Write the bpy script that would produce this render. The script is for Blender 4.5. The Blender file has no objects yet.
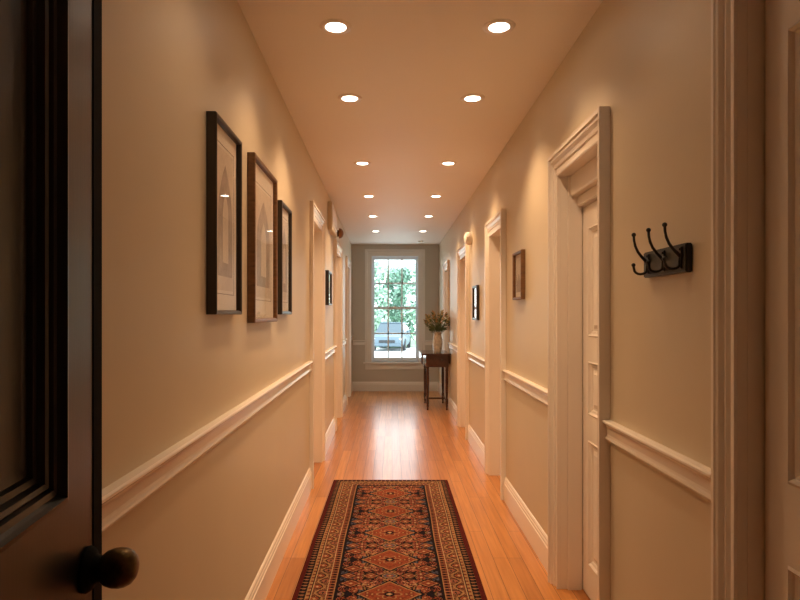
import bpy, bmesh, math, random
import numpy as np
from mathutils import Vector, Matrix
R = math.radians
PI = math.pi
random.seed(11)
sc = bpy.context.scene
COL = sc.collection

# ------------------------------------------------------------------ helpers
def tag(o, label=None, cat=None, group=None, kind=None):
    if label: o['label'] = label
    if cat: o['category'] = cat
    if group: o['group'] = group
    if kind: o['kind'] = kind
    return o

def empty(name, loc, rz=0.0):
    o = bpy.data.objects.new(name, None)
    o.empty_display_size = 0.1
    COL.objects.link(o)
    o.location = loc
    o.rotation_euler = (0, 0, rz)
    return o

def copy_tree(o, parent=None):
    c = o.copy()
    COL.objects.link(c)
    if parent is not None:
        c.parent = parent
    for ch in o.children:
        copy_tree(ch, c)
    return c

class MB:
    """collects shapes (given in a local frame F) into one mesh"""
    def __init__(self, F=None):
        self.bm = bmesh.new()
        self.F = F or Matrix.Identity(4)
    def v(self, p):
        return self.bm.verts.new(self.F @ Vector(p))
    def box(self, a, b, bevel=0.0, seg=2):
        (x0, y0, z0), (x1, y1, z1) = a, b
        vs = [self.v(p) for p in ((x0,y0,z0),(x1,y0,z0),(x1,y1,z0),(x0,y1,z0),(x0,y0,z1),(x1,y0,z1),(x1,y1,z1),(x0,y1,z1))]
        fs = [self.bm.faces.new([vs[i] for i in q]) for q in ((0,3,2,1),(4,5,6,7),(0,1,5,4),(1,2,6,5),(2,3,7,6),(3,0,4,7))]
        bmesh.ops.recalc_face_normals(self.bm, faces=fs)
        if bevel:
            es = {e for f in fs for e in f.edges}
            bmesh.ops.bevel(self.bm, geom=list(es), offset=bevel, segments=seg, affect='EDGES', clamp_overlap=True)
        return self
    def quad(self, *ps):
        self.bm.faces.new([self.v(p) for p in ps])
        return self
    def rings(self, rings, closed_ring=True, caps=True):
        """skin a list of rings of points"""
        V = [[self.v(p) for p in r] for r in rings]
        n = len(V[0])
        fs = []
        for a, b in zip(V[:-1], V[1:]):
            for i in range(n if closed_ring else n - 1):
                j = (i + 1) % n
                fs.append(self.bm.faces.new((a[i], a[j], b[j], b[i])))
        if caps:
            fs.append(self.bm.faces.new(V[0])); fs.append(self.bm.faces.new(V[-1]))
        bmesh.ops.recalc_face_normals(self.bm, faces=fs)
        return self
    def run(self, prof, u0, u1):
        """prof: list of (n, z); extruded along local x from u0 to u1"""
        return self.rings([[(u0, n, z) for n, z in prof], [(u1, n, z) for n, z in prof]])
    def lathe(self, prof, c, axis='z', seg=24):
        rings = []
        for r, h in prof:
            ring = []
            for k in range(seg):
                a = 2 * PI * k / seg
                x, y = r * math.cos(a), r * math.sin(a)
                if axis == 'z': ring.append((c[0]+x, c[1]+y, c[2]+h))
                elif axis == 'y': ring.append((c[0]+x, c[1]+h, c[2]+y))
                else: ring.append((c[0]+h, c[1]+x, c[2]+y))
            rings.append(ring)
        return self.rings(rings)
    def tube(self, pts, rad, seg=8):
        pts = [Vector(p) for p in pts]
        if not hasattr(rad, '__len__'): rad = [rad] * len(pts)
        rings = []
        up = Vector((0.31, 0.17, 0.93)).normalized()
        for i, p in enumerate(pts):
            t = (pts[min(i+1, len(pts)-1)] - pts[max(i-1, 0)]).normalized()
            a = t.cross(up)
            if a.length < 1e-3: a = t.cross(Vector((1, 0, 0)))
            a.normalize(); b = t.cross(a).normalized()
            rings.append([p + (a*math.cos(2*PI*k/seg) + b*math.sin(2*PI*k/seg)) * rad[i] for k in range(seg)])
        return self.rings(rings)
    def ball(self, c, r, sub=2, scale=(1, 1, 1)):
        g = bmesh.ops.create_icosphere(self.bm, subdivisions=sub, radius=r)
        for v in g['verts']:
            v.co = self.F @ (Vector((v.co.x*scale[0], v.co.y*scale[1], v.co.z*scale[2])) + Vector(c))
        return self
    def build(self, name, mat, parent=None, smooth=False, recalc=False, shift=None):
        if recalc: bmesh.ops.recalc_face_normals(self.bm, faces=self.bm.faces[:])
        me = bpy.data.meshes.new(name)
        if parent is not None:
            off = parent.matrix_basis.inverted() if parent.parent is None else (parent.parent.matrix_basis @ parent.matrix_basis).inverted()
            self.bm.transform(off)
        elif shift is not None:
            self.bm.transform(Matrix.Translation(-Vector(shift)))
        self.bm.to_mesh(me); self.bm.free()
        for m in (mat if isinstance(mat, (list, tuple)) else [mat]):
            me.materials.append(m)
        if smooth:
            me.polygons.foreach_set('use_smooth', [True] * len(me.polygons))
            try: me.set_sharp_from_angle(angle=R(35))
            except Exception: pass
        o = bpy.data.objects.new(name, me)
        COL.objects.link(o)
        if parent is not None: o.parent = parent
        elif shift is not None: o.location = shift
        return o

# ------------------------------------------------------------------ materials
def mat(name, col, rough=0.5, metal=0.0, bump=0.0, bscale=60.0, var=0.0, vscale=3.0, coat=0.0, spec=0.5, bstretch=(1, 1, 1), dist=0.002, crough=0.1):
    m = bpy.data.materials.new(name); m.use_nodes = True
    nt = m.node_tree; p = nt.nodes['Principled BSDF']
    p.inputs['Base Color'].default_value = (*col, 1)
    p.inputs['Roughness'].default_value = rough
    p.inputs['Metallic'].default_value = metal
    p.inputs['Coat Weight'].default_value = coat
    p.inputs['Coat Roughness'].default_value = crough
    p.inputs['Specular IOR Level'].default_value = spec
    tc = nt.nodes.new('ShaderNodeTexCoord')
    mp = nt.nodes.new('ShaderNodeMapping'); mp.inputs['Scale'].default_value = bstretch
    nt.links.new(tc.outputs['Object'], mp.inputs['Vector'])
    if var:
        n = nt.nodes.new('ShaderNodeTexNoise'); n.inputs['Scale'].default_value = vscale; n.inputs['Detail'].default_value = 4
        nt.links.new(mp.outputs['Vector'], n.inputs['Vector'])
        r = nt.nodes.new('ShaderNodeValToRGB')
        r.color_ramp.elements[0].position = 0.3; r.color_ramp.elements[1].position = 0.7
        r.color_ramp.elements[0].color = (*[c * (1 - var) for c in col], 1)
        r.color_ramp.elements[1].color = (*[min(1, c * (1 + var)) for c in col], 1)
        nt.links.new(n.outputs['Fac'], r.inputs['Fac']); nt.links.new(r.outputs['Color'], p.inputs['Base Color'])
    if bump:
        n = nt.nodes.new('ShaderNodeTexNoise'); n.inputs['Scale'].default_value = bscale; n.inputs['Detail'].default_value = 3
        nt.links.new(mp.outputs['Vector'], n.inputs['Vector'])
        b = nt.nodes.new('ShaderNodeBump'); b.inputs['Strength'].default_value = bump; b.inputs['Distance'].default_value = dist
        nt.links.new(n.outputs['Fac'], b.inputs['Height']); nt.links.new(b.outputs['Normal'], p.inputs['Normal'])
    return m

def mat_floor():
    m = bpy.data.materials.new('oak_strip_floor'); m.use_nodes = True
    nt = m.node_tree; N = nt.nodes; L = nt.links; p = N['Principled BSDF']
    tc = N.new('ShaderNodeTexCoord')
    mp = N.new('ShaderNodeMapping'); mp.inputs['Rotation'].default_value = (0, 0, R(90))
    L.new(tc.outputs['Object'], mp.inputs['Vector'])
    br = N.new('ShaderNodeTexBrick')
    br.offset = 0.37; br.offset_frequency = 3; br.squash = 1.0
    br.inputs['Scale'].default_value = 1.0
    br.inputs['Brick Width'].default_value = 1.15; br.inputs['Row Height'].default_value = 0.083
    br.inputs['Mortar Size'].default_value = 0.0016; br.inputs['Mortar Smooth'].default_value = 0.1
    br.inputs['Bias'].default_value = 0.0
    br.inputs['Color1'].default_value = (0.42, 0.165, 0.045, 1)
    br.inputs['Color2'].default_value = (0.58, 0.255, 0.075, 1)
    br.inputs['Mortar'].default_value = (0.16, 0.07, 0.025, 1)
    L.new(mp.outputs['Vector'], br.inputs['Vector'])
    g = N.new('ShaderNodeTexNoise'); g.inputs['Scale'].default_value = 14; g.inputs['Detail'].default_value = 6
    mg = N.new('ShaderNodeMapping'); mg.inputs['Scale'].default_value = (4.0, 0.16, 1)
    L.new(tc.outputs['Object'], mg.inputs['Vector']); L.new(mg.outputs['Vector'], g.inputs['Vector'])
    cr = N.new('ShaderNodeValToRGB')
    cr.color_ramp.elements[0].position = 0.32; cr.color_ramp.elements[0].color = (0.72, 0.66, 0.60, 1)
    cr.color_ramp.elements[1].position = 0.62; cr.color_ramp.elements[1].color = (1.0, 1.0, 1.0, 1)
    L.new(g.outputs['Fac'], cr.inputs['Fac'])
    mx = N.new('ShaderNodeMix'); mx.data_type = 'RGBA'; mx.blend_type = 'MULTIPLY'; mx.inputs['Factor'].default_value = 0.8
    L.new(br.outputs['Color'], mx.inputs[6]); L.new(cr.outputs['Color'], mx.inputs[7])
    L.new(mx.outputs[2], p.inputs['Base Color'])
    p.inputs['Roughness'].default_value = 0.30
    p.inputs['Specular IOR Level'].default_value = 0.40
    p.inputs['Coat Weight'].default_value = 0.16; p.inputs['Coat Roughness'].default_value = 0.13
    b = N.new('ShaderNodeBump'); b.inputs['Strength'].default_value = 0.5; b.inputs['Distance'].default_value = 0.0008
    inv = N.new('ShaderNodeMath'); inv.operation = 'SUBTRACT'; inv.inputs[0].default_value = 1.0
    L.new(br.outputs['Fac'], inv.inputs[1])
    w = N.new('ShaderNodeTexNoise'); w.inputs['Scale'].default_value = 5; w.inputs['Detail'].default_value = 2
    mw = N.new('ShaderNodeMapping'); mw.inputs['Scale'].default_value = (3.0, 0.5, 1)
    L.new(tc.outputs['Object'], mw.inputs['Vector']); L.new(mw.outputs['Vector'], w.inputs['Vector'])
    ad = N.new('ShaderNodeMath'); ad.operation = 'ADD'
    wk = N.new('ShaderNodeMath'); wk.operation = 'MULTIPLY'; wk.inputs[1].default_value = 0.4
    L.new(w.outputs['Fac'], wk.inputs[0])
    L.new(inv.outputs[0], ad.inputs[0]); L.new(wk.outputs[0], ad.inputs[1])
    L.new(ad.outputs[0], b.inputs['Height'])
    L.new(b.outputs['Normal'], p.inputs['Normal'])
    return m

def mat_glass(name, tint=(1, 1, 1), refl=1.0):
    m = bpy.data.materials.new(name); m.use_nodes = True
    nt = m.node_tree; N = nt.nodes; L = nt.links
    N.remove(N['Principled BSDF'])
    out = N['Material Output']
    t = N.new('ShaderNodeBsdfTransparent'); t.inputs['Color'].default_value = (*tint, 1)
    g = N.new('ShaderNodeBsdfGlossy'); g.inputs['Roughness'].default_value = 0.01
    f = N.new('ShaderNodeFresnel'); f.inputs['IOR'].default_value = 1.45
    k = N.new('ShaderNodeMath'); k.operation = 'MULTIPLY'; k.inputs[1].default_value = refl
    ge = N.new('ShaderNodeNewGeometry'); fb = N.new('ShaderNodeMath'); fb.operation = 'SUBTRACT'; fb.inputs[0].default_value = 1.0
    L.new(ge.outputs['Backfacing'], fb.inputs[1])
    k2 = N.new('ShaderNodeMath'); k2.operation = 'MULTIPLY'
    L.new(f.outputs[0], k2.inputs[0]); L.new(fb.outputs[0], k2.inputs[1])
    L.new(k2.outputs[0], k.inputs[0])
    mx = N.new('ShaderNodeMixShader')
    L.new(k.outputs[0], mx.inputs[0]); L.new(t.outputs[0], mx.inputs[1]); L.new(g.outputs[0], mx.inputs[2])
    L.new(mx.outputs[0], out.inputs['Surface'])
    return m

def mat_emit(name, col, s):
    m = bpy.data.materials.new(name); m.use_nodes = True
    nt = m.node_tree; p = nt.nodes['Principled BSDF']
    p.inputs['Base Color'].default_value = (0.8, 0.8, 0.8, 1)
    p.inputs['Emission Color'].default_value = (*col, 1); p.inputs['Emission Strength'].default_value = s
    return m

def mat_attr(name, rough=0.95):
    m = bpy.data.materials.new(name); m.use_nodes = True
    nt = m.node_tree; p = nt.nodes['Principled BSDF']
    a = nt.nodes.new('ShaderNodeAttribute'); a.attribute_name = 'knot_colour'
    nt.links.new(a.outputs['Color'], p.inputs['Base Color'])
    p.inputs['Roughness'].default_value = rough
    p.inputs['Specular IOR Level'].default_value = 0.04
    p.inputs['Sheen Weight'].default_value = 0.0
    tc = nt.nodes.new('ShaderNodeTexCoord')
    n = nt.nodes.new('ShaderNodeTexNoise'); n.inputs['Scale'].default_value = 220
    nt.links.new(tc.outputs['Object'], n.inputs['Vector'])
    b = nt.nodes.new('ShaderNodeBump'); b.inputs['Strength'].default_value = 0.5; b.inputs['Distance'].default_value = 0.003
    nt.links.new(n.outputs['Fac'], b.inputs['Height']); nt.links.new(b.outputs['Normal'], p.inputs['Normal'])
    return m

M = dict(
    wall=mat('beige_wall_paint', (0.62, 0.535, 0.40), 0.46, bump=0.12, bscale=22, dist=0.003, var=0.02, vscale=2),
    endwall=mat('daylight_greyed_wall_paint', (0.50, 0.48, 0.43), 0.5, bump=0.08, bscale=25),  # far-end wall paint with the cool daylight grey put into its colour
    ceiling=mat('ceiling_paint', (0.88, 0.83, 0.77), 0.55, bump=0.05, bscale=18),
    endtrim=mat('shade_greyed_trim_paint', (0.70, 0.69, 0.66), 0.35),  # far-end trim paint, greyed in the colour for the shaded window wall
    trim=mat('cream_trim_paint', (0.85, 0.79, 0.72), 0.26, bump=0.04, bscale=40),
    sash=mat('white_sash_paint', (0.72, 0.80, 0.86), 0.35),
    floor=mat_floor(),
    glass=mat_glass('window_glass', (0.97, 1.0, 0.985), 0.8),
    pglass=mat_glass('picture_glass', (1, 1, 1), 0.9),
    entry=mat('dark_stained_door', (0.010, 0.0085, 0.0075), 0.33, bump=0.10, bscale=30, bstretch=(6, 6, 0.35), dist=0.001, var=0.12, vscale=9, coat=0.12, crough=0.28, spec=0.4),
    black=mat('black_iron', (0.012, 0.011, 0.010), 0.38, bump=0.1, bscale=120),
    rubber=mat('black_edge', (0.004, 0.004, 0.004), 0.8, spec=0.1),
    brass=mat('aged_brass', (0.10, 0.065, 0.025), 0.32, 0.85, bump=0.2, bscale=60, var=0.4, vscale=60),
    steel=mat('hinge_metal', (0.60, 0.52, 0.40), 0.3, 0.9),
    fblack=mat('black_frame', (0.030, 0.022, 0.017), 0.3, bump=0.1, bscale=50),
    fbrown=mat('brown_wood_frame', (0.16, 0.075, 0.030), 0.36, bump=0.2, bscale=40, bstretch=(1, 1, 4), var=0.25, vscale=20),
    matb=mat('mat_board', (0.74, 0.69, 0.62), 0.8),
    paper=mat('print_paper', (0.62, 0.55, 0.47), 0.8, var=0.08, vscale=20),
    ink=mat('print_ink', (0.36, 0.30, 0.26), 0.85, var=0.2, vscale=25),
    inkd=mat('print_dark_ink', (0.20, 0.16, 0.13), 0.85),
    wood=mat('dark_mahogany', (0.055, 0.018, 0.010), 0.22, bump=0.08, bscale=40, bstretch=(1, 4, 1), coat=0.4, var=0.3, vscale=14),
    vase=mat('mottled_glaze', (0.50, 0.46, 0.40), 0.22, var=0.35, vscale=22, coat=0.3),
    stem=mat('dried_stem', (0.16, 0.17, 0.05), 0.7, var=0.3, vscale=40),
    leaf=mat('olive_leaf', (0.10, 0.125, 0.040), 0.65, var=0.3, vscale=30),
    bloom=mat('dried_bloom', (0.42, 0.22, 0.09), 0.8, var=0.3, vscale=60),
    bloom2=mat('straw_bloom', (0.50, 0.38, 0.17), 0.8, var=0.3, vscale=60),
    lens=mat_emit('lamp_lens', (1.0, 0.88, 0.72), 9.0),
    ring=mat('lamp_ring', (0.86, 0.80, 0.74), 0.35),
    plastic=mat('white_plastic', (0.80, 0.76, 0.70), 0.4),
    bronze=mat('bronze_bell', (0.22, 0.10, 0.04), 0.35, 0.7),
    ground=mat('pale_road', (0.75, 0.76, 0.76), 0.9, var=0.06, vscale=1),
    lawn=mat('lawn', (0.30, 0.45, 0.28), 0.95, var=0.3, vscale=4),
    bark=mat('bark', (0.20, 0.18, 0.15), 0.9, bump=0.5, bscale=20),
    fol=mat('pale_foliage', (0.40, 0.54, 0.45), 0.8, var=0.35, vscale=3),
    fol2=mat('deep_foliage', (0.24, 0.38, 0.31), 0.8, var=0.35, vscale=3),
    carpaint=mat('blue_grey_car_paint', (0.11, 0.155, 0.20), 0.5, coat=0.1),
    carglass=mat('car_glass', (0.06, 0.09, 0.12), 0.1),
    tyre=mat('tyre', (0.04, 0.04, 0.045), 0.8),
    lamp=mat('headlamp', (0.75, 0.78, 0.80), 0.15),
    rug=mat_attr('hand_knotted_wool'),
    rugside=mat('rug_edge_wool', (0.075, 0.013, 0.011), 0.95, spec=0.1),
)

# ------------------------------------------------------------------ the hall frames
CEIL = 2.68
YB = 10.97                       # far wall
a = math.atan(0.013)
ul = Vector((-math.sin(a), math.cos(a), 0)); nl = Vector((math.cos(a), math.sin(a), 0))
FL = Matrix(((ul.x, nl.x, 0, -0.600), (ul.y, nl.y, 0, 0), (0, 0, 1, 0), (0, 0, 0, 1)))   # (along, out of wall, up) on the left wall
FR = Matrix(((0, -1, 0, 0.86), (1, 0, 0, 0), (0, 0, 1, 0), (0, 0, 0, 1)))               # the same on the right wall
FB = Matrix(((1, 0, 0, 0), (0, -1, 0, YB), (0, 0, 1, 0), (0, 0, 0, 1)))                 # far wall: (x, out of wall, up)

def struct(name, mb, m, smooth=False, parent=None):
    o = mb.build(name, m, parent, smooth)
    if parent is None: o['kind'] = 'structure'
    return o

# doors along the walls: (opening u0, u1, opening height, casing width, casing depth, leaf n)
DOOR_R = [(0.62, 1.452, 2.30, 0.114, 0.030, -0.040), (2.457, 3.06, 2.105, 0.090, 0.043, -0.109), (4.62, 5.22, 2.075, 0.095, 0.040, -0.095), (6.80, 7.46, 2.08, 0.10, 0.040, -0.095), (9.07, 9.66, 2.09, 0.10, 0.035, -0.095)]
DOOR_L = [(4.92, 5.68, 2.185, 0.10, 0.033, -0.115), (7.30, 8.13, 2.175, 0.10, 0.033, -0.115), (9.40, 10.20, 2.18, 0.10, 0.033, -0.115)]

def side_wall(name, F, doors, m):
    w = MB(F)
    u = -1.6
    for (a0, a1, H, W, d, nf) in doors:
        w.box((u, -0.22, 0), (a0 - 0.02, 0, CEIL))
        w.box((a0 - 0.02, -0.22, H + 0.02), (a1 + 0.02, 0, CEIL))
        u = a1 + 0.02
    w.box((u, -0.22, 0), (YB + 0.1, 0, CEIL))
    w.box((-1.6, -0.26, 0), (YB + 0.1, -0.22, CEIL))  # unseen backing, added to stop outside light leaking past the door leaves
    return struct(name, w, m)
side_wall('wall_left', FL, DOOR_L, M['wall'])
side_wall('wall_right', FR, DOOR_R, M['wall'])

f = MB(); f.box((-1.4, -1.7, -0.15), (1.4, YB + 0.2, 0)); struct('floor', f, M['floor'])
f = MB(); f.box((-1.4, -1.7, CEIL), (1.4, YB + 0.2, CEIL + 0.15)); struct('ceiling', f, M['ceiling'])
f = MB(); f.box((-1.0, -1.7, 0), (1.2, -1.6, CEIL)); struct('wall_back', f, M['wall'])  # unseen, added behind the camera to close off outside light
# doorway the photograph is taken through
f = MB(); f.box((-0.60, -0.12, 0), (-0.37, 0.04, CEIL)); f.box((0.57, -0.12, 0), (0.86, 0.04, CEIL)); f.box((-0.37, -0.12, 2.12), (0.57, 0.04, CEIL)); struct('wall_front', f, M['wall'])

# far wall with its window opening
WX0, WX1, WZ0, WZ1 = -0.375, 0.483, 0.53, 2.47
f = MB()
f.box((-1.0, YB, 0), (WX0, YB + 0.2, CEIL)); f.box((WX1, YB, 0), (1.1, YB + 0.2, CEIL))
f.box((WX0, YB, 0), (WX1, YB + 0.2, WZ0)); f.box((WX0, YB, WZ1), (WX1, YB + 0.2, CEIL))
struct('wall_far', f, M['endwall'])

# ------------------------------------------------------------------ doors
def casing(mb, u0, u1, H, prof, hk=1.3):
    """mitred surround: prof is a closed list of (w outwards, n)"""
    st = []
    for k in range(4):
        ring = []
        for w, n in prof:
            ring.append([(u0 - w, n, 0), (u0 - w, n, H + w * hk), (u1 + w, n, H + w * hk), (u1 + w, n, 0)][k])
        st.append(ring)
    mb.rings(st)

def leaf(mb, u0, u1, z0, z1, nf, th, panels, mw=0.03, dep=0.014, rise=0.008, field=0.03, prof=None):
    us = sorted({u0, u1, *[p[0] for p in panels], *[p[1] for p in panels]})
    zs = sorted({z0, z1, *[p[2] for p in panels], *[p[3] for p in panels]})
    for i in range(len(us) - 1):
        for j in range(len(zs) - 1):
            cu, cz = (us[i] + us[i+1]) / 2, (zs[j] + zs[j+1]) / 2
            if any(p[0] < cu < p[1] and p[2] < cz < p[3] for p in panels): continue
            mb.quad((us[i], nf, zs[j]), (us[i+1], nf, zs[j]), (us[i+1], nf, zs[j+1]), (us[i], nf, zs[j+1]))
    for (a0, a1, b0, b1) in panels:
        steps = [(0, nf), (mw * 0.22, nf + 0.004), (mw * 0.42, nf - 0.002), (mw * 0.5, nf - 0.006), (mw * 0.85, nf - dep * 0.7), (mw, nf - dep), (mw + field * 0.35, nf - dep), (mw + field, nf - dep + rise)]
        if prof: steps = [(o, nf + n) for o, n in prof]
        prev = None
        for (o, n) in steps:
            cur = [(a0 + o, n, b0 + o), (a1 - o, n, b0 + o), (a1 - o, n, b1 - o), (a0 + o, n, b1 - o)]
            if prev:
                for k in range(4):
                    mb.quad(prev[k], prev[(k+1) % 4], cur[(k+1) % 4], cur[k])
            prev = cur
        mb.quad(*prev)
    nb = nf - th
    mb.quad((u0, nb, z0), (u0, nb, z1), (u1, nb, z1), (u1, nb, z0))
    for p, q in (((u0, z0), (u1, z0)), ((u1, z0), (u1, z1)), ((u1, z1), (u0, z1)), ((u0, z1), (u0, z0))):
        mb.quad((p[0], nf, p[1]), (q[0], nf, q[1]), (q[0], nb, q[1]), (p[0], nb, p[1]))
    bmesh.ops.remove_doubles(mb.bm, verts=mb.bm.verts[:], dist=1e-5)
    bmesh.ops.recalc_face_normals(mb.bm, faces=mb.bm.faces[:])

def casing_profile(W, d, fluted=False):
    if fluted:
        return [(0, 0), (0, d * 0.8), (0.005, d), (0.018, d), (0.023, d * 0.8), (0.026, d * 0.5), (0.044, d * 0.5), (0.050, d * 0.8), (0.058, d * 0.5), (0.074, d * 0.5), (0.080, d * 0.9), (0.088, d), (0.095, d * 0.85), (0.098, d), (0.110, d), (W, d * 0.7), (W, 0)]
    s = W / 0.09
    return [(0, 0), (0, d*0.40), (0.005*s, d*0.48), (0.010*s, d*0.36), (0.032*s, d*0.40), (0.034*s, d*0.55), (0.044*s, d*0.62), (0.046*s, d*0.50), (0.050*s, d*0.50), (0.060*s, d*0.84), (0.066*s, d*0.88), (0.068*s, d*0.74), (0.072*s, d*0.74), (0.074*s, d), (0.088*s, d), (0.09*s, d*0.95), (0.09*s, 0)]

DN = [1]
def wall_door(F, spec, cols, rows, fluted=False, dropped=None, hinges=(), knob=None):
    u0, u1, H, W, d, nf = spec
    base = F @ Vector(((u0 + u1) / 2, 0, 0))
    DN[0] += 1
    t = empty('door_%d' % DN[0], base); t['kind'] = 'structure'
    c = MB(F); casing(c, u0, u1, H, casing_profile(W, d, fluted)); c.build('casing', M['trim'], t)
    j = MB(F)
    j.box((u0 - 0.02, -0.215, 0), (u0, -0.0005, H)); j.box((u1, -0.215, 0), (u1 + 0.02, -0.0005, H)); j.box((u0 - 0.02, -0.215, H), (u1 + 0.02, -0.0005, H + 0.02))
    top = H
    if dropped:
        s0 = -0.035
        j.box((u0, nf + 0.004, 0), (u0 + 0.012, s0, H)); j.box((u1 - 0.012, nf + 0.004, 0), (u1, s0, H))
        j.box((u0, -0.215, dropped + 0.055), (u1, s0 - 0.012, H), 0.004)
        j.box((u0, -0.215, dropped), (u1, nf + 0.028, dropped + 0.055), 0.006)
        top = dropped
    j.build('jamb', M['trim'], t)
    l = MB(F)
    g = 0.005
    W_ = u1 - u0 - 2 * g
    pan = []
    for (z0, z1) in rows:
        for (c0, c1) in cols:
            pan.append((u0 + g + c0 * W_, u0 + g + c1 * W_, z0, z1))
    leaf(l, u0 + g, u1 - g, 0.008, top - g, nf, 0.04, pan)
    lf = l.build('leaf', M['trim'], t)
    for hz in hinges:
        h = MB(F); h.lathe([(0.0, -0.045), (0.004, -0.045), (0.006, -0.042), (0.006, 0.042), (0.004, 0.045), (0.0, 0.045)][1:-1], (u1 - 0.004, nf + 0.005, hz), 'z', 10)
        h.box((u1 - 0.010, nf - 0.002, hz - 0.042), (u1 - 0.0005, nf + 0.002, hz + 0.042))
        h.build('hinge', M['steel'], t)
    return t

two = ((0.16, 0.46), (0.54, 0.84))
wall_door(FR, DOOR_R[0], ((0.13, 0.45), (0.53, 0.90)), ((0.22, 0.83), (1.015, 2.05)), fluted=True)
wall_door(FR, DOOR_R[1], two, ((0.165, 0.78), (0.905, 1.17), (1.29, 1.83)), dropped=1.945, hinges=(0.22, 1.0, 1.79))
rows = ((0.2, 0.85), (1.0, 1.9))
for s in DOOR_R[2:]: wall_door(FR, s, two, rows)
for s in DOOR_L: wall_door(FL, s, two, rows)

# dark entry door standing open at the near end
e = Vector((0.137, -1, 0)).normalized(); dn = Vector((1, 0.137, 0)).normalized()
FD = Matrix(((e.x, dn.x, 0, -0.455), (e.y, dn.y, 0, 0.935), (0, 0, 1, 0), (0, 0, 0, 1)))
ed = empty('door_1', FD @ Vector((0.83, -0.02, 0))); ed['kind'] = 'structure'
l = MB(FD)
leaf(l, 0.034, 0.83, 0.01, 2.06, 0.0, 0.045, [(0.136, 0.71, 0.22, 0.90), (0.136, 0.71, 1.150, 1.93)], prof=[(0, 0), (0.002, 0.006), (0.008, 0.007), (0.011, 0.001), (0.014, -0.004), (0.022, -0.005), (0.024, -0.012), (0.027, -0.009), (0.033, -0.011), (0.036, -0.020), (0.044, -0.021), (0.047, -0.027), (0.060, -0.028)])
lf = l.build('leaf', M['entry'], ed)
k = MB(FD); k.box((-0.006, -0.045, 0.01), (0.034, 0.0015, 2.06), 0.002); tag(k.build('edge_strip', M['rubber'], ed), 'black edge strip')
k = MB(FD); kz = 1.028
k.lathe([(0.001, 0.0), (0.032, 0.0), (0.033, 0.004), (0.029, 0.010), (0.022, 0.013), (0.019, 0.018), (0.018, 0.024), (0.001, 0.024)], (0.060, 0.0, kz), 'y', 32)
tag(k.build('rosette', M['rubber'], ed, True), 'black rosette behind the knob')
k = MB(FD)
k.lathe([(0.012, 0.022), (0.019, 0.0225), (0.0245, 0.029), (0.0280, 0.039), (0.0287, 0.047), (0.0275, 0.056), (0.0235, 0.064), (0.016, 0.070), (0.008, 0.0725), (0.001, 0.073)], (0.060, 0.0, kz), 'y', 36)
tag(k.build('knob', M['brass'], ed, True), 'round dark brass knob')

# ------------------------------------------------------------------ chair rails, baseboards
def spans(doors, u0, u1):
    out = []; u = u0
    for (a0, a1, H, W, d, nf) in doors:
        if a0 - W > u: out.append((u, a0 - W))
        u = max(u, a1 + W)
    if u1 > u: out.append((u, u1))
    return out
def rail_prof(z):    # z = top
    return [(0, z), (0.026, z), (0.031, z - 0.004), (0.031, z - 0.010), (0.024, z - 0.017), (0.018, z - 0.021), (0.015, z - 0.030), (0.012, z - 0.056), (0.014, z - 0.063), (0.019, z - 0.067), (0.020, z - 0.073), (0.016, z - 0.080), (0.009, z - 0.085), (0, z - 0.085)]
def base_prof(h):
    return [(0, 0), (0.018, 0), (0.018, h - 0.045), (0.014, h - 0.040), (0.013, h - 0.028), (0.009, h - 0.020), (0.009, h - 0.012), (0.004, h - 0.003), (0, h)]
def railing(name, F, sp, prof, mt='trim'):
    m = MB(F)
    for (p, q) in sp:
        m.run(prof, p, q)
    return struct(name, m, M[mt])
SL = spans(DOOR_L, 0.05, YB - 0.005); SR = spans(DOOR_R, 0.05, YB - 0.005)
SL = [s for s in SL if s[1] - s[0] > 0.02]; SR = [s for s in SR if s[1] - s[0] > 0.02]
railing('trim_1', FL, SL, rail_prof(1.028)); railing('trim_2', FR, SR, rail_prof(0.985))
railing('baseboard_left', FL, SL, base_prof(0.175)); railing('baseboard_right', FR, SR, base_prof(0.175))
def xl(y): return -(0.600 + 0.013 * y)
railing('trim_3', FB, [(xl(YB) + 0.032, -0.497), (0.606, 0.828)], rail_prof(0.925), 'endtrim')
m_ = MB(FB); m_.run(base_prof(0.17), xl(YB) + 0.019, 0.841); struct('baseboard_far', m_, M['endtrim'])

# ------------------------------------------------------------------ window in the far wall
w = empty('window_1', (0.054, YB, WZ0)); w['kind'] = 'structure'
c = MB(FB)
prof = casing_profile(0.12, 0.03)
st = []
for k in range(4):
    st.append([[(WX0 - q, n, WZ0), (WX0 - q, n, WZ1 + q), (WX1 + q, n, WZ1 + q), (WX1 + q, n, WZ0)][k] for q, n in prof])
c.rings(st); c.build('casing', M['endtrim'] if 'endtrim' in M else M['trim'], w)
s = MB(FB); s.box((WX0 - 0.15, -0.06, WZ0 - 0.03), (WX1 + 0.15, 0.055, WZ0), 0.006); s.box((WX0 - 0.115, 0, WZ0 - 0.135), (WX1 + 0.115, 0.02, WZ0 - 0.03), 0.004); s.build('sill', M['endtrim'], w)
j = MB(FB)
j.box((WX0, -0.2, WZ0), (WX0 + 0.012, 0.0, WZ1)); j.box((WX1 - 0.012, -0.2, WZ0), (WX1, 0.0, WZ1)); j.box((WX0, -0.2, WZ1 - 0.012), (WX1, 0.0, WZ1)); j.box((WX0, -0.22, WZ0 - 0.02), (WX1, -0.06, WZ0 + 0.004))
j.build('window_jamb', M['sash'], w)
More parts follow.
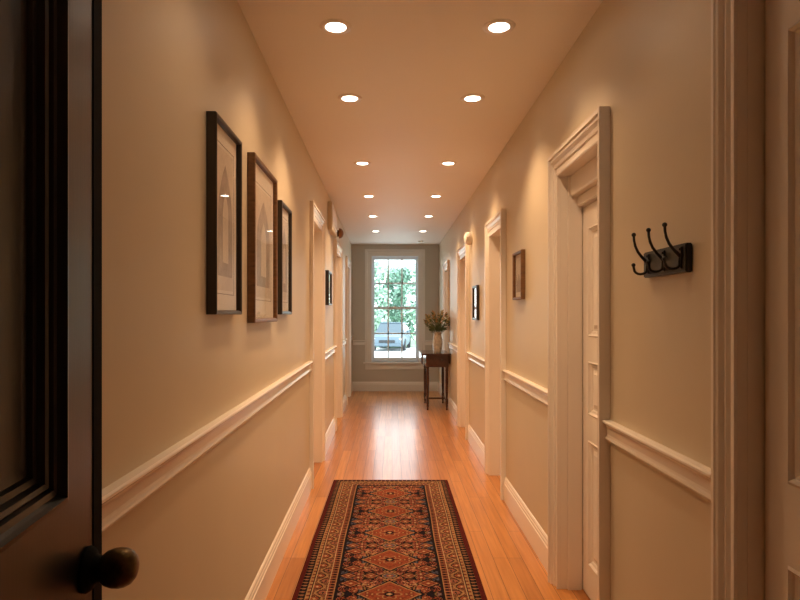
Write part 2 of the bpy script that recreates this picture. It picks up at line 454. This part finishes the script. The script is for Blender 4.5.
def sash(z0, z1, n0, n1, bot, topr):
    x0, x1 = WX0 + 0.013, WX1 - 0.013
    g0, g1 = -0.322, 0.435
    m = MB(FB)
    m.box((x0, n0, z0), (g0, n1, z1), 0.003); m.box((g1, n0, z0), (x1, n1, z1), 0.003)
    m.box((g0, n0, z0), (g1, n1, z0 + bot), 0.003); m.box((g0, n0, z1 - topr), (g1, n1, z1), 0.003)
    for q in (1, 2):
        xx = g0 + (g1 - g0) * q / 3
        m.box((xx - 0.013, n0 + 0.004, z0 + bot), (xx + 0.013, n1 - 0.004, z1 - topr))
    zz = (z0 + bot + z1 - topr) / 2
    m.box((g0, n0 + 0.004, zz - 0.013), (g1, n1 - 0.004, zz + 0.013))
    sh = m.build('sash', M['sash'], w)
    p = MB(FB); p.box((g0, (n0 + n1) / 2 - 0.002, z0 + bot), (g1, (n0 + n1) / 2 + 0.002, z1 - topr)); p.build('pane', M['glass'], sh)
    return sh
sash(1.50, WZ1 - 0.013, -0.125, -0.09, 0.045, 0.05)
s2 = sash(WZ0 + 0.005, 1.54, -0.088, -0.052, 0.075, 0.045)
lk = MB(FB); lk.box((0.035, -0.075, 1.54), (0.075, -0.055, 1.555), 0.003); lk.build('sash_lock', M['steel'], s2)

# ------------------------------------------------------------------ ceiling downlights
def downlight():
    t = empty('recessed_downlight', (0, 0, CEIL))
    r = MB(); r.lathe([(0.045, -0.0005), (0.045, -0.004), (0.050, -0.007), (0.066, -0.006), (0.0715, -0.002), (0.072, -0.0005)], (0, 0, CEIL), 'z', 40)
    r.build('trim_ring', M['ring'], t, True)
    q = MB(); q.lathe([(0.001, -0.0048), (0.030, -0.0048), (0.045, -0.0040), (0.045, -0.0006), (0.001, -0.0006)], (0, 0, CEIL), 'z', 32)
    q.build('lens', M['lens'], t)
    return t
LX = (-0.25, 0.476)
LY = (1.79, 2.667, 3.547, 5.07, 6.48, 7.80, 9.20)
proto = downlight()
ordn = {2.667: 'nearest the camera', 3.547: 'second from the camera', 5.07: 'third from the camera', 6.48: 'fourth from the camera', 7.80: 'fifth from the camera', 9.20: 'last before the window'}
first = True
ENERGY = 20.0
LCOL = (1.0, 0.64, 0.35)
for side, x in enumerate(LX):
    for y in LY:
        ld = bpy.data.lights.new('downlight_beam', 'SPOT')
        ld.energy = ENERGY * {1.79: (0.30, 0.10)[side], 2.667: (1.05, 0.95)[side], 7.80: 1.4, 9.20: 0.5}.get(y, 1.85); ld.color = LCOL; ld.spot_size = R(118); ld.spot_blend = 0.85; ld.shadow_soft_size = 0.045
        lo = bpy.data.objects.new('downlight_beam', ld); COL.objects.link(lo)
        if y == 1.79:
            lo.location = (x, y, CEIL - 0.012)
        o = proto if first else copy_tree(proto)
        first = False
        o.location = (x, y, CEIL)
        lo.location = (x, y, CEIL - 0.012)
        row = 'on the picture-gallery side' if side == 0 else 'on the coat-hook side'
        if y == 1.79:
            lab = 'round recessed ceiling downlight overhead, just short of the visible row ' + row
        else:
            lab = 'glowing round recessed ceiling downlight in the row %s, %s' % (row, ordn[y])
        tag(o, lab, 'ceiling light', 'recessed downlights in two rows along the ceiling')
d = MB(); d.lathe([(0.045, 0.0), (0.045, -0.012), (0.036, -0.026), (0.012, -0.030), (0.001, -0.030)], (0.50, 10.45, CEIL), 'z', 24)
tag(d.build('ceiling_sensor', M['plastic'], None, True, shift=(0.50, 10.45, CEIL)), 'small round sensor on the ceiling just before the far wall', 'sensor')

# ------------------------------------------------------------------ framed pictures
def picture(F, u0, u1, z0, z1, d, fw, fmat, label, art, group, matw=0.05):
    t = empty('framed_picture', F @ Vector(((u0 + u1) / 2, 0, z0)))
    tag(t, label, 'picture', group)
    m = MB(F)
    prof = [(0, 0.001), (0, d - 0.012), (0.003, d - 0.003), (fw * 0.55, d), (fw * 0.85, d), (fw, d - 0.004), (fw, 0.001)]
    st = []
    for k in range(5):
        st.append([[(u0 + fw - q, n, z0 + fw - q), (u0 + fw - q, n, z1 - fw + q), (u1 - fw + q, n, z1 - fw + q), (u1 - fw + q, n, z0 + fw - q), (u0 + fw - q, n, z0 + fw - q)][k] for q, n in prof])
    m.rings(st, caps=False); bmesh.ops.remove_doubles(m.bm, verts=m.bm.verts[:], dist=1e-6)
    m.build('frame', fmat, t, recalc=True)
    a0, a1, b0, b1 = u0 + fw, u1 - fw, z0 + fw, z1 - fw
    b = MB(F); b.box((a0, 0.002, b0), (a1, d - 0.020, b1)); b.build('mat_board', M['matb'], t)
    nn = d - 0.020
    p0, p1, q0, q1 = a0 + matw, a1 - matw, b0 + matw * 1.3, b1 - matw * 1.3
    art(F, t, p0, p1, q0, q1, nn)
    g = MB(F); g.box((a0, d - 0.0145, b0), (a1, d - 0.012, b1)); g.build('glass', M['pglass'], t)
    return t

def arch_art(F, t, p0, p1, q0, q1, n):
    """a pale print of a tall pointed arch"""
    b = MB(F); b.box((p0, n - 0.002, q0), (p1, n + 0.0008, q1))
    pr = b.build('print', M['paper'], t)
    cx = (p0 + p1) / 2; hw = (p1 - p0) * 0.42; zb = q0 + (q1 - q0) * 0.10; zs = q0 + (q1 - q0) * 0.55; zt = q0 + (q1 - q0) * 0.90
    def outline(s, dz):
        pts = [(cx - hw * s, zb + dz), (cx + hw * s, zb + dz)]
        for k in range(9):
            f_ = k / 8; pts.append((cx + hw * s * (1 - f_ ** 1.7), zs + (zt - dz * 2 - zs) * f_))
        for k in range(7, -1, -1):
            f_ = k / 8; pts.append((cx - hw * s * (1 - f_ ** 1.7), zs + (zt - dz * 2 - zs) * f_))
        return pts
    i1 = MB(F); o1 = outline(1.0, 0); i1.rings([[(u, n, z) for u, z in o1], [(u, n + 0.0014, z) for u, z in o1]]); i1.build('printed_arch', M['ink'], pr)
    i2 = MB(F); o2 = outline(0.40, 0.05); i2.rings([[(u, n + 0.001, z) for u, z in o2], [(u, n + 0.0020, z) for u, z in o2]])
    i2.build('inner_arch', M['paper'], pr)
    ln = MB(F); e_ = 0.012; w_ = 0.0025
    for (x0, x1, y0, y1) in ((p0 - e_, p1 + e_, q1 + e_, q1 + e_ + w_), (p0 - e_, p1 + e_, q0 - e_ - w_, q0 - e_), (p0 - e_ - w_, p0 - e_, q0 - e_ - w_, q1 + e_ + w_), (p1 + e_, p1 + e_ + w_, q0 - e_ - w_, q1 + e_ + w_)):
        ln.box((x0, n - 0.001, y0), (x1, n + 0.0008, y1))
    ln.build('border_line', M['inkd'], pr)

def land_art(F, t, p0, p1, q0, q1, n):
    b = MB(F); b.box((p0, n - 0.002, q0), (p1, n + 0.0008, q1)); pr = b.build('print', M['paper'], t)
    h = MB(F); k = 8
    top = [(p0 + (p1 - p0) * i / k, q0 + (q1 - q0) * (0.45 + 0.12 * math.sin(i * 1.7))) for i in range(k + 1)]
    ring = [(p0, q0), (p1, q0)] + top[::-1]
    h.rings([[(u, n, z) for u, z in ring], [(u, n + 0.0016, z) for u, z in ring]]); h.build('printed_hills', M['ink'], pr)

G = 'framed pictures along the hall walls'
picture(FL, 2.02, 2.385, 1.40, 2.085, 0.036, 0.016, M['fblack'], 'tall black framed print of a pointed arch nearest the dark open door', arch_art, G, 0.055)
picture(FL, 2.624, 3.175, 1.363, 2.11, 0.036, 0.020, M['fbrown'], 'large brown wood framed print of a pointed arch between two black framed ones', arch_art, G, 0.075)
picture(FL, 3.343, 3.705, 1.40, 2.038, 0.032, 0.020, M['fblack'], 'slim black framed print reflecting the window, last of the trio of arches', arch_art, G, 0.05)
picture(FL, 6.08, 6.44, 1.496, 1.85, 0.040, 0.022, M['fblack'], 'small black framed picture between doorways beneath the pale wall box', land_art, G, 0.05)
picture(FR, 3.865, 4.14, 1.50, 1.82, 0.030, 0.018, M['fbrown'], 'small brown framed picture beside the panelled door with hinges', land_art, G, 0.025)
picture(FR, 5.90, 6.21, 1.345, 1.69, 0.030, 0.024, M['fblack'], 'small black framed picture on the coat-hook wall below the white disc', land_art, G, 0.03)

# ------------------------------------------------------------------ coat hook rack
def hook_rack():
    t = empty('mounted_coat_rack', FR @ Vector((1.86, 0, 1.525)))
    tag(t, 'black wall rack with three double coat hooks beside the panelled door', 'coat rack')
    b = MB(FR); b.box((1.715, 0, 1.522), (2.005, 0.020, 1.606), 0.003); b.build('backboard', M['black'], t)
    for hu in (1.745, 1.855, 1.968):
        h = MB(FR)
        h.box((hu - 0.011, 0.019, 1.532), (hu + 0.011, 0.024, 1.598), 0.002)
        h.lathe([(0.001, 0.0), (0.004, 0.0), (0.004, 0.002), (0.001, 0.003)], (hu, 0.024, 1.590), 'y', 8)
        hk = h.build('hook', M['black'], t)
        up = MB(FR)
        up.tube([(hu, 0.022, 1.568), (hu, 0.030, 1.577), (hu, 0.042, 1.590), (hu, 0.054, 1.606), (hu, 0.062, 1.624), (hu, 0.066, 1.642), (hu, 0.067, 1.657)], [0.0055, 0.0052, 0.0048, 0.0044, 0.0042, 0.0040, 0.0042], 10)
        up.ball((hu, 0.067, 1.661), 0.0075, 2); up.build('upper_prong', M['black'], hk, True)
        lo = MB(FR)
        pts = [(hu, 0.022, 1.572), (hu, 0.024, 1.556)]
        for q in range(9):
            a_ = PI * q / 8
            pts.append((hu, 0.045 - 0.021 * math.cos(a_), 1.548 - 0.016 * math.sin(a_)))
        pts.append((hu, 0.068, 1.558))
        lo.tube(pts, 0.0042, 10); lo.ball((hu, 0.068, 1.562), 0.0068, 2); lo.build('lower_prong', M['black'], hk, True)
    return t
hook_rack()

# ------------------------------------------------------------------ fittings high on the walls
t = empty('wall_box', FL @ Vector((6.7, 0, 2.30)))
tag(t, 'pale rectangular box mounted high above the small black framed picture', 'wall box')
b = MB(FL); b.box((6.35, 0, 2.30), (7.05, 0.046, 2.60), 0.006); b.build('housing', M['wall'], t)
b = MB(FL); b.box((6.40, 0.044, 2.34), (7.00, 0.050, 2.56), 0.003); b.build('cover', M['trim'], t)
t = empty('wall_bell', FL @ Vector((7.62, 0, 2.43)))
tag(t, 'round brown bell mounted high beyond the pale wall box', 'bell')
b = MB(FL); b.lathe([(0.001, 0.0), (0.045, 0.0), (0.045, 0.03), (0.001, 0.03)], (7.62, 0, 2.43), 'y', 24); b.build('base', M['wood'], t, True)
b = MB(FL); b.lathe([(0.066, 0.028), (0.066, 0.036), (0.060, 0.055), (0.044, 0.072), (0.022, 0.082), (0.001, 0.085)], (7.62, 0, 2.43), 'y', 28); b.build('dome', M['bronze'], t, True)
b = MB(FR); b.lathe([(0.066, 0.0), (0.070, 0.018), (0.068, 0.044), (0.056, 0.066), (0.030, 0.078), (0.001, 0.080)], (6.48, 0, 2.222), 'y', 28)
tag(b.build('wall_disc', M['plastic'], None, True, shift=FR @ Vector((6.48, 0, 2.222))), 'round white domed disc on the wall above the small black framed picture', 'detector')

# ------------------------------------------------------------------ rug
def rug():
    x0, x1, ya, yb, h = -0.488, 0.464, 2.12, 5.045, 0.010
    nx, ny = 190, 585
    rng = np.random.default_rng(5)
    C = dict(red=(0.085, 0.014, 0.012), navy=(0.014, 0.010, 0.014), rust=(0.24, 0.062, 0.032), brick=(0.155, 0.033, 0.022), tan=(0.33, 0.19, 0.092), cream=(0.42, 0.29, 0.17), brown=(0.15, 0.062, 0.035), blue=(0.075, 0.085, 0.13), pink=(0.28, 0.10, 0.065), olive=(0.17, 0.12, 0.05))
    C = {k: np.array(v) for k, v in C.items()}
    I, J = np.meshgrid(np.arange(nx), np.arange(ny), indexing='ij')
    ci = np.minimum(I, nx - 1 - I)
    cj = np.minimum(J, ny - 1 - J)
    b = np.minimum(ci, (cj * 1.25).astype(int))          # distance from edge
    along = np.where(ci <= cj * 1.25, J, I)              # running coordinate in the border
    img = np.zeros((nx, ny, 3))
    def put(mask, c): img[mask] = C[c]
    put(b >= 0, 'red')
    g1 = (b >= 5) & (b < 11); put(g1, 'navy'); put(g1 & ((along % 7) < 4) & (b > 6) & (b < 10), 'brown'); put(g1 & ((along % 7) == 2), 'tan')
    t1 = (b >= 11) & (b < 17); put(t1, 'tan'); put(t1 & ((along % 8) < 3) & (b > 12) & (b < 16), 'brick'); put((b == 11) | (b == 16), 'navy')
    mb_ = (b >= 17) & (b < 32); put(mb_, 'brown')
    s = 24.5 + 4.2 * np.sin(along * 2 * PI / 26)
    put(mb_ & (np.abs(b - s) < 1.3), 'tan')
    for ph, cc, c2 in ((6.5, 'rust', 'cream'), (19.5, 'pink', 'navy')):
        q = ((along - ph + 13) % 26) - 13; bc = 24.5 + (-3.2 if ph < 10 else 3.2)
        rr = np.hypot(q, b - bc)
        put(mb_ & (rr < 4.4), cc); put(mb_ & (rr < 1.6), c2); put(mb_ & (np.abs(rr - 4.9) < 0.6), 'navy')
    put(mb_ & ((along * 7 + b * 3) % 13 == 0), 'tan'); put(mb_ & ((along * 5 + b * 11) % 17 == 0), 'navy')
    put((b == 32) | (b == 17), 'cream')
    g2 = (b >= 33) & (b < 39); put(g2, 'brick'); put(g2 & ((along % 6) < 3) & (b > 34) & (b < 38), 'navy'); put(g2 & ((along % 6) == 4), 'tan')
    put((b == 39), 'tan')
    put((b >= 40) & (b < 43), 'navy')
    fl = b >= 43
    put(fl, 'navy')
    # field: mirrored vine and blossom drawing
    u = np.abs(I - (nx - 1) / 2); v = J.astype(float)
    P = 84.0; first = ny - 77
    vv = ((v - first + P / 2) % P) - P / 2
    vm = np.abs(vv)
    for k in range(5):
        s = 9 + 10 * k + 4.0 * np.sin(vm * 0.17 + k * 1.3)
        put(fl & (np.abs(u - s) < 0.9), 'brown' if k % 2 else 'olive')
    s = 6 * np.sin(u * 0.30)
    for k in range(4):
        put(fl & (np.abs(vm - (10 + 11 * k) - s) < 0.6), 'brown')
    cols = ['rust', 'brick', 'pink', 'tan', 'brick', 'rust', 'blue', 'brown']
    rr_ = np.random.default_rng(3)
    for k in range(50):
        cu, cv = rr_.uniform(3, 52), rr_.uniform(0, 42)
        r0 = rr_.uniform(2.2, 5.0); pet = rr_.integers(4, 7); c0 = cols[rr_.integers(0, len(cols))]; ph = rr_.uniform(0, 6)
        th = np.arctan2(vm - cv, u - cu); rad = np.hypot(u - cu, vm - cv)
        edge = r0 * (0.78 + 0.32 * np.cos(pet * th + ph))
        put(fl & (rad < edge), c0); put(fl & (rad < r0 * 0.30), 'cream' if k % 3 else 'navy'); put(fl & (np.abs(rad - edge - 0.5) < 0.5) & (rad < r0 * 1.5), 'pink' if k % 2 else 'navy')
    for (cu, cv, r0) in ((40, 24, 9), (20, 42, 7), (44, 42, 7)):
        rad = np.abs(u - cu) * 0.8 + np.abs(vm - cv)
        put(fl & (rad < r0 + 1.5), 'navy'); put(fl & (rad < r0), 'brick'); put(fl & (np.abs(rad - r0 * 0.8) < 0.7), 'tan'); put(fl & (rad < r0 * 0.45), 'rust'); put(fl & (rad < r0 * 0.2), 'cream')
    # medallion column
    dm = u / 30.0 + vm / 27.0
    st_ = np.floor(dm * 30) / 30
    put(fl & (dm < 1.16), 'navy'); put(fl & (dm < 1.06), 'tan'); put(fl & (dm < 0.99), 'rust')
    put(fl & (np.abs(dm - 0.74) < 0.02), 'brick')
    th = np.arctan2(vm, u); rad = np.hypot(u * 0.8, vm)
    put(fl & (rad < 8.5 + 2 * np.cos(6 * th)), 'brick'); put(fl & (np.abs(rad - 8.0 - 2 * np.cos(6 * th)) < 0.7), 'tan'); put(fl & (rad < 4.5), 'navy'); put(fl & (rad < 2.2), 'cream')
    for (cu, cv) in ((17, 0), (11, 9), (22, 3)):
        r2 = np.hypot(u - cu, vm - cv); put(fl & (r2 < 2.6), 'brick'); put(fl & (r2 < 1.3), 'tan')
    r2 = np.hypot(u * 0.75, vm - 42)
    put(fl & (r2 < 7.5), 'navy'); put(fl & (r2 < 6.2), 'tan'); put(fl & (r2 < 5.0), 'blue'); put(fl & (r2 < 3.2), 'rust'); put(fl & (r2 < 1.3), 'cream')
    # wool variation: single knots and slow dye streaks across the width
    img *= (0.76 + 0.42 * rng.random((nx, ny)))[..., None]
    ab = 1 + 0.10 * np.sin(v * 0.05) * np.cos(v * 0.023 + 1)
    img *= ab[..., None] * 0.88
    xs = np.linspace(x0, x1, nx + 1); ys = np.linspace(ya, yb, ny + 1)
    VX, VY = np.meshgrid(xs, ys, indexing='ij')
    wob = 0.002 * np.sin(VY * 3.1) + 0.0015 * np.sin(VY * 7.7 + 1)
    co = np.stack([VX + wob, VY, np.full_like(VX, h)], -1).reshape(-1, 3)
    a_ = (np.arange(nx)[:, None] * (ny + 1) + np.arange(ny)[None, :])
    faces = np.stack([a_, a_ + ny + 1, a_ + ny + 2, a_ + 1], -1).reshape(-1, 4)
    t = empty('runner_rug', ((x0 + x1) / 2, (ya + yb) / 2, 0))
    tag(t, 'long red and navy patterned runner rug with rust diamonds on the wood floor', 'rug')
    me = bpy.data.meshes.new('pile')
    co -= np.array([(x0 + x1) / 2, (ya + yb) / 2, 0])
    me.from_pydata(co.tolist(), [], faces.tolist()); me.update()
    at = me.color_attributes.new('knot_colour', 'FLOAT_COLOR', 'CORNER')
    fc = np.concatenate([img.reshape(-1, 3), np.ones((nx * ny, 1))], 1)
    at.data.foreach_set('color', np.repeat(fc, 4, 0).astype(np.float32).ravel())
    me.materials.append(M['rug'])
    o = bpy.data.objects.new('pile', me); COL.objects.link(o); o.parent = t
    e_ = MB(); e_.box((x0 - 0.003, ya - 0.003, 0.0), (x1 + 0.003, yb + 0.003, h - 0.0008), 0.003)
    tag(e_.build('binding', M['rugside'], t), 'dark red edge binding')
rug()

# ------------------------------------------------------------------ console table, vase, dried flowers
TX0, TX1, TY0, TY1, TZ = 0.422, 0.857, 8.70, 9.56, 0.83
t = empty('console_table', ((TX0 + TX1) / 2, (TY0 + TY1) / 2, 0))
tag(t, 'narrow dark mahogany table on turned legs against the wall near the window', 'table')
b = MB(); b.box((TX0, TY0, TZ - 0.022), (TX1, TY1, TZ), 0.006, 3); b.build('table_top', M['wood'], t)
b = MB()
ax0, ax1, ay0, ay1 = TX0 + 0.075, TX1 - 0.030, TY0 + 0.06, TY1 - 0.06
b.box((ax0, ay0, TZ - 0.20), (ax1, ay1, TZ - 0.022), 0.004); b.build('apron', M['wood'], t)
for sgn, xx in ((-1, TX0 + 0.006), (1, TX1 - 0.026)):
    b = MB(); b.box((xx, TY0 + 0.03, TZ - 0.15), (xx + 0.020, TY1 - 0.03, TZ - 0.0225), 0.005); b.build('drop_leaf', M['wood'], t)
LEG = [(0.022, TZ - 0.20), (0.024, TZ - 0.215), (0.018, TZ - 0.225), (0.025, TZ - 0.245), (0.020, TZ - 0.262), (0.022, TZ - 0.29), (0.024, 0.42), (0.020, 0.26), (0.016, 0.17), (0.021, 0.155), (0.021, 0.10), (0.016, 0.085), (0.018, 0.06), (0.013, 0.03), (0.016, 0.012), (0.013, 0.0)]
lx0, lx1, ly0, ly1 = 0.522, 0.803, TY0 + 0.085, TY1 - 0.085
for xx in (lx0, lx1):
    for yy in (ly0, ly1):
        b = MB(); b.lathe(LEG[::-1], (xx, yy, 0), 'z', 16); b.build('leg', M['wood'], t, True)
b = MB(); ym = (ly0 + ly1) / 2
for xx in (lx0, lx1): b.box((xx - 0.010, ly0 + 0.012, 0.112), (xx + 0.010, ly1 - 0.012, 0.140), 0.004)
b.box((lx0 + 0.008, ym - 0.010, 0.114), (lx1 - 0.008, ym + 0.010, 0.138), 0.004); b.build('stretcher', M['wood'], t)

VX_, VY_ = 0.678, 8.93
v = MB(); v.lathe([(0.001, 0.0), (0.052, 0.0), (0.056, 0.006), (0.060, 0.04), (0.070, 0.11), (0.073, 0.17), (0.064, 0.23), (0.056, 0.265), (0.060, 0.295), (0.067, 0.31), (0.064, 0.311), (0.053, 0.28), (0.050, 0.25), (0.050, 0.22), (0.001, 0.21)], (VX_, VY_, TZ), 'z', 36)
tag(v.build('vase', M['vase'], None, True, shift=(VX_, VY_, TZ)), 'pale mottled vase of dried flowers on the dark table', 'vase')
stems_protos = []
def dried_stem(kind):
    rnd = random.Random(40 + kind)
    t = MB(); Lh = 0.42
    bend = rnd.uniform(-0.02, 0.03)
    P = [(bend * (i / 6) ** 2, 0, Lh * i / 6) for i in range(7)]
    t.tube(P, [0.0032 - 0.0003 * i for i in range(7)], 6)
    me = t.build('dried_flower', M['stem'], None, True)
    lf = MB()
    for i in range(22):
        h = rnd.uniform(0.11, 0.40); a_ = rnd.uniform(0, 6.28); l_ = rnd.uniform(0.045, 0.085); w_ = l_ * 0.20
        c0 = Vector((bend * (h / Lh) ** 2, 0, h)); d_ = Vector((math.cos(a_), math.sin(a_), rnd.uniform(0.5, 1.4))).normalized()
        s_ = d_.cross(Vector((0, 0, 1))).normalized(); n_ = d_.cross(s_)
        m1 = c0 + d_ * l_ * 0.5 + n_ * 0.004; e1 = c0 + d_ * l_
        lf.rings([[c0 + n_ * 0.0006, c0 - n_ * 0.0006, c0 + s_ * 0.0006], [m1 - s_ * w_, m1 + s_ * w_, m1 + n_ * 0.002], [e1, e1 + n_ * 0.0008, e1 + s_ * 0.0008]])
    lo = lf.build('leaves', M['leaf'], me)
    fl = MB()
    for i in range(14):
        q = rnd.uniform(0, 1); a_ = rnd.uniform(0, 6.28); r_ = 0.020 * (1 - q * 0.5)
        fl.ball((bend + r_ * math.cos(a_), r_ * math.sin(a_), Lh - 0.05 + q * 0.075), rnd.uniform(0.006, 0.010), 1, (1, 1, 1.5))
    fo = fl.build('flower_head', M['bloom'] if kind else M['bloom2'], me)
    return me
protos = [dried_stem(0), dried_stem(1)]
rnd = random.Random(9)
NS = 24
for i in range(NS):
    o = protos[i % 2] if i < 2 else copy_tree(protos[i % 2])
    ang = 2.399 * i; rad = math.sqrt((i + 0.5) / NS)
    lean = R(4 + 36 * rad); sc_ = 0.96 - 0.22 * rad * rad + rnd.uniform(-0.08, 0.06)
    o.location = (VX_ + 0.018 * math.cos(ang) * rad, VY_ + 0.018 * math.sin(ang) * rad, TZ + 0.225)
    o.rotation_euler = (Matrix.Rotation(ang, 3, 'Z') @ Matrix.Rotation(lean, 3, 'Y')).to_euler()
    o.scale = (sc_,) * 3
    kind = i % 2
    tag(o, ('rust brown dried flower stem in the mottled vase' if kind else 'straw coloured dried flower stem in the mottled vase'), 'dried flower', 'rust dried flowers in the vase' if kind else 'straw dried flowers in the vase')

# ------------------------------------------------------------------ outdoors, seen through the window
GZ = -0.5
g = MB(); g.box((-40, YB + 0.8, GZ - 0.2), (40, 60, GZ)); tag(struct('ground', g, M['ground']))
g = MB(); g.box((-40, 34.5, GZ - 0.1), (40, 60, GZ + 0.05)); tag(struct('lawn', g, M['lawn']))
def tree(x, y, h, r, seed, fm, label, n=3600):
    h *= 1.14
    rnd = random.Random(seed)
    t = empty('tree', (x, y, GZ)); tag(t, label, 'tree', 'trees outside the window')
    tr = MB(); tr.tube([(x, y, GZ), (x + 0.05, y, GZ + h * 0.3), (x - 0.04, y + 0.05, GZ + h * 0.62)], [0.16, 0.12, 0.06], 8)
    for k in range(5):
        a_ = k * 1.26 + seed; tr.tube([(x, y, GZ + h * (0.25 + 0.07 * k)), (x + r * 0.35 * math.cos(a_), y + r * 0.35 * math.sin(a_), GZ + h * (0.42 + 0.07 * k))], [0.06, 0.02], 6)
    tr.build('trunk', M['bark'], t, True)
    fo = MB()
    blobs = []
    for k in range(22):
        a_ = rnd.uniform(0, 6.28); zz = rnd.uniform(0.08, 0.95); rr = r * (1 - abs(zz - 0.45) ** 1.5 * 1.6) * rnd.uniform(0.3, 0.85)
        blobs.append((Vector((x + rr * math.cos(a_), y + rr * math.sin(a_), GZ + h * zz)), r * rnd.uniform(0.30, 0.52)))
    for i in range(n):
        c, br = blobs[i % len(blobs)]
        d_ = Vector((rnd.gauss(0, 1), rnd.gauss(0, 1), rnd.gauss(0, 1))).normalized()
        p = c + d_ * br * rnd.uniform(0.5, 1.0)
        if p.z > GZ + h: continue
        q = Vector((rnd.gauss(0, 1), rnd.gauss(0, 1), rnd.gauss(0, 1))).normalized(); s_ = q.cross(d_).normalized()
        l_ = rnd.uniform(0.14, 0.30)
        fo.quad(p, p + (q + s_ * 0.6) * l_ * 0.6, p + q * l_ * 1.3, p + (q - s_ * 0.6) * l_ * 0.6)
    fo.build('crown', fm, t)
TR = [(-1.5, 38, 5.3, 1.4, 'fol', 'pale tree outside, behind the left column of window panes'), (0.35, 42, 4.5, 1.6, 'fol2', 'darker green tree outside, behind the middle window panes and the car'),
      (2.45, 38, 4.7, 1.35, 'fol', 'loose pale tree outside, behind the window panes nearest the vase')]
for i, (x, y, h, r, fm, lab) in enumerate(TR): tree(x, y, h, r, 22 + i, M[fm], lab)

def car():
    cx, cy = 0.0, 33.0
    F = Matrix.Translation((cx, cy, GZ)) @ Matrix.Rotation(R(-7), 4, 'Z')     # local: x across, y back (front at -y), z up
    t = empty('car', (cx, cy, GZ)); tag(t, 'blue grey car parked on the pale road outside the window', 'car')
    b = MB(F)
    # body cross sections along its length: (y, half width, z low, z belt, half width at belt)
    S = [(-2.15, 0.66, 0.32, 0.62, 0.62), (-2.05, 0.80, 0.24, 0.74, 0.76), (-1.5, 0.87, 0.22, 0.86, 0.82), (-0.85, 0.89, 0.22, 0.96, 0.84), (0.6, 0.89, 0.22, 1.0, 0.84), (1.7, 0.88, 0.24, 1.0, 0.82), (2.1, 0.80, 0.30, 0.92, 0.74)]
    b.rings([[(-w * 0.9, y, z0), (-w, y, z0 + 0.15), (-w, y, (z0 + z1) / 2), (-wb, y, z1 - 0.04), (-wb * 0.9, y, z1), (wb * 0.9, y, z1), (wb, y, z1 - 0.04), (w, y, (z0 + z1) / 2), (w, y, z0 + 0.15), (w * 0.9, y, z0)] for (y, w, z0, z1, wb) in S])
    b.build('body', M['carpaint'], t, True)
    c = MB(F); c.rings([[(-0.78, -0.95, 0.94), (0.78, -0.95, 0.94), (0.80, 1.85, 0.97), (-0.80, 1.85, 0.97)], [(-0.62, -0.30, 1.42), (0.62, -0.30, 1.42), (0.62, 1.25, 1.42), (-0.62, 1.25, 1.42)]])
    c.build('cabin_glass', M['carglass'], t)
    c = MB(F); c.box((-0.64, -0.32, 1.41), (0.64, 1.28, 1.47), 0.025); c.build('roof', M['carpaint'], t, True)
    for sx in (-1, 1):
        for sy in (-1.35, 1.35):
            wv = MB(F); wv.lathe([(0.001, -0.1), (0.20, -0.1), (0.31, -0.09), (0.32, 0.0), (0.31, 0.09), (0.20, 0.1), (0.001, 0.1)], (sx * 0.80, sy, 0.32), 'x', 24); wv.build('wheel', M['tyre'], t, True)
        hv = MB(F); hv.ball((sx * 0.62, -2.06, 0.62), 0.12, 2, (1.2, 0.5, 0.7)); hv.build('headlamp', M['lamp'], t, True)
        mv = MB(F); mv.ball((sx * 0.95, -0.70, 1.0), 0.10, 2, (1.0, 0.6, 0.7)); mv.build('mirror', M['carpaint'], t, True)
    gv = MB(F); gv.box((-0.42, -2.19, 0.44), (0.42, -2.10, 0.58), 0.02); gv.build('grille', M['tyre'], t)
    bv = MB(F); bv.box((-0.70, -2.20, 0.28), (0.70, -2.08, 0.40), 0.03); bv.build('bumper', M['carpaint'], t, True)
car()

# ------------------------------------------------------------------ light: overcast daylight, window portal
wd = bpy.data.worlds.new('overcast'); sc.world = wd; wd.use_nodes = True
bg = wd.node_tree.nodes['Background']
bg.inputs['Color'].default_value = (0.86, 0.95, 1.0, 1); bg.inputs['Strength'].default_value = 2.5
pl = bpy.data.lights.new('window_portal', 'AREA'); pl.shape = 'RECTANGLE'; pl.size = 0.86; pl.size_y = 1.94
pl.cycles.is_portal = True
po = bpy.data.objects.new('window_portal', pl); COL.objects.link(po); po.location = (0.054, YB + 0.19, 1.5); po.rotation_euler = (R(-90), 0, 0)

# ------------------------------------------------------------------ camera
cd = bpy.data.cameras.new('camera'); cam = bpy.data.objects.new('camera', cd); COL.objects.link(cam)
cam.location = (0, 0, 1.40); cam.rotation_euler = (R(90), 0, 0)
cd.sensor_fit = 'HORIZONTAL'; cd.sensor_width = 36; cd.lens = 27.0
cd.shift_x = 8 / 800; cd.shift_y = 14.5 / 800
cd.clip_start = 0.02
sc.camera = cam
vs = sc.view_settings
sc.display_settings.display_device = 'sRGB'
vs.view_transform = 'Standard'; vs.look = 'None'; vs.exposure = 0.98; vs.gamma = 1.0; vs.use_curve_mapping = False
sc.cycles.max_bounces = 14; sc.cycles.diffuse_bounces = 7; sc.cycles.glossy_bounces = 5; sc.cycles.transparent_max_bounces = 16
sc.cycles.use_denoising = True
sc.cycles.sample_clamp_indirect = 6.0
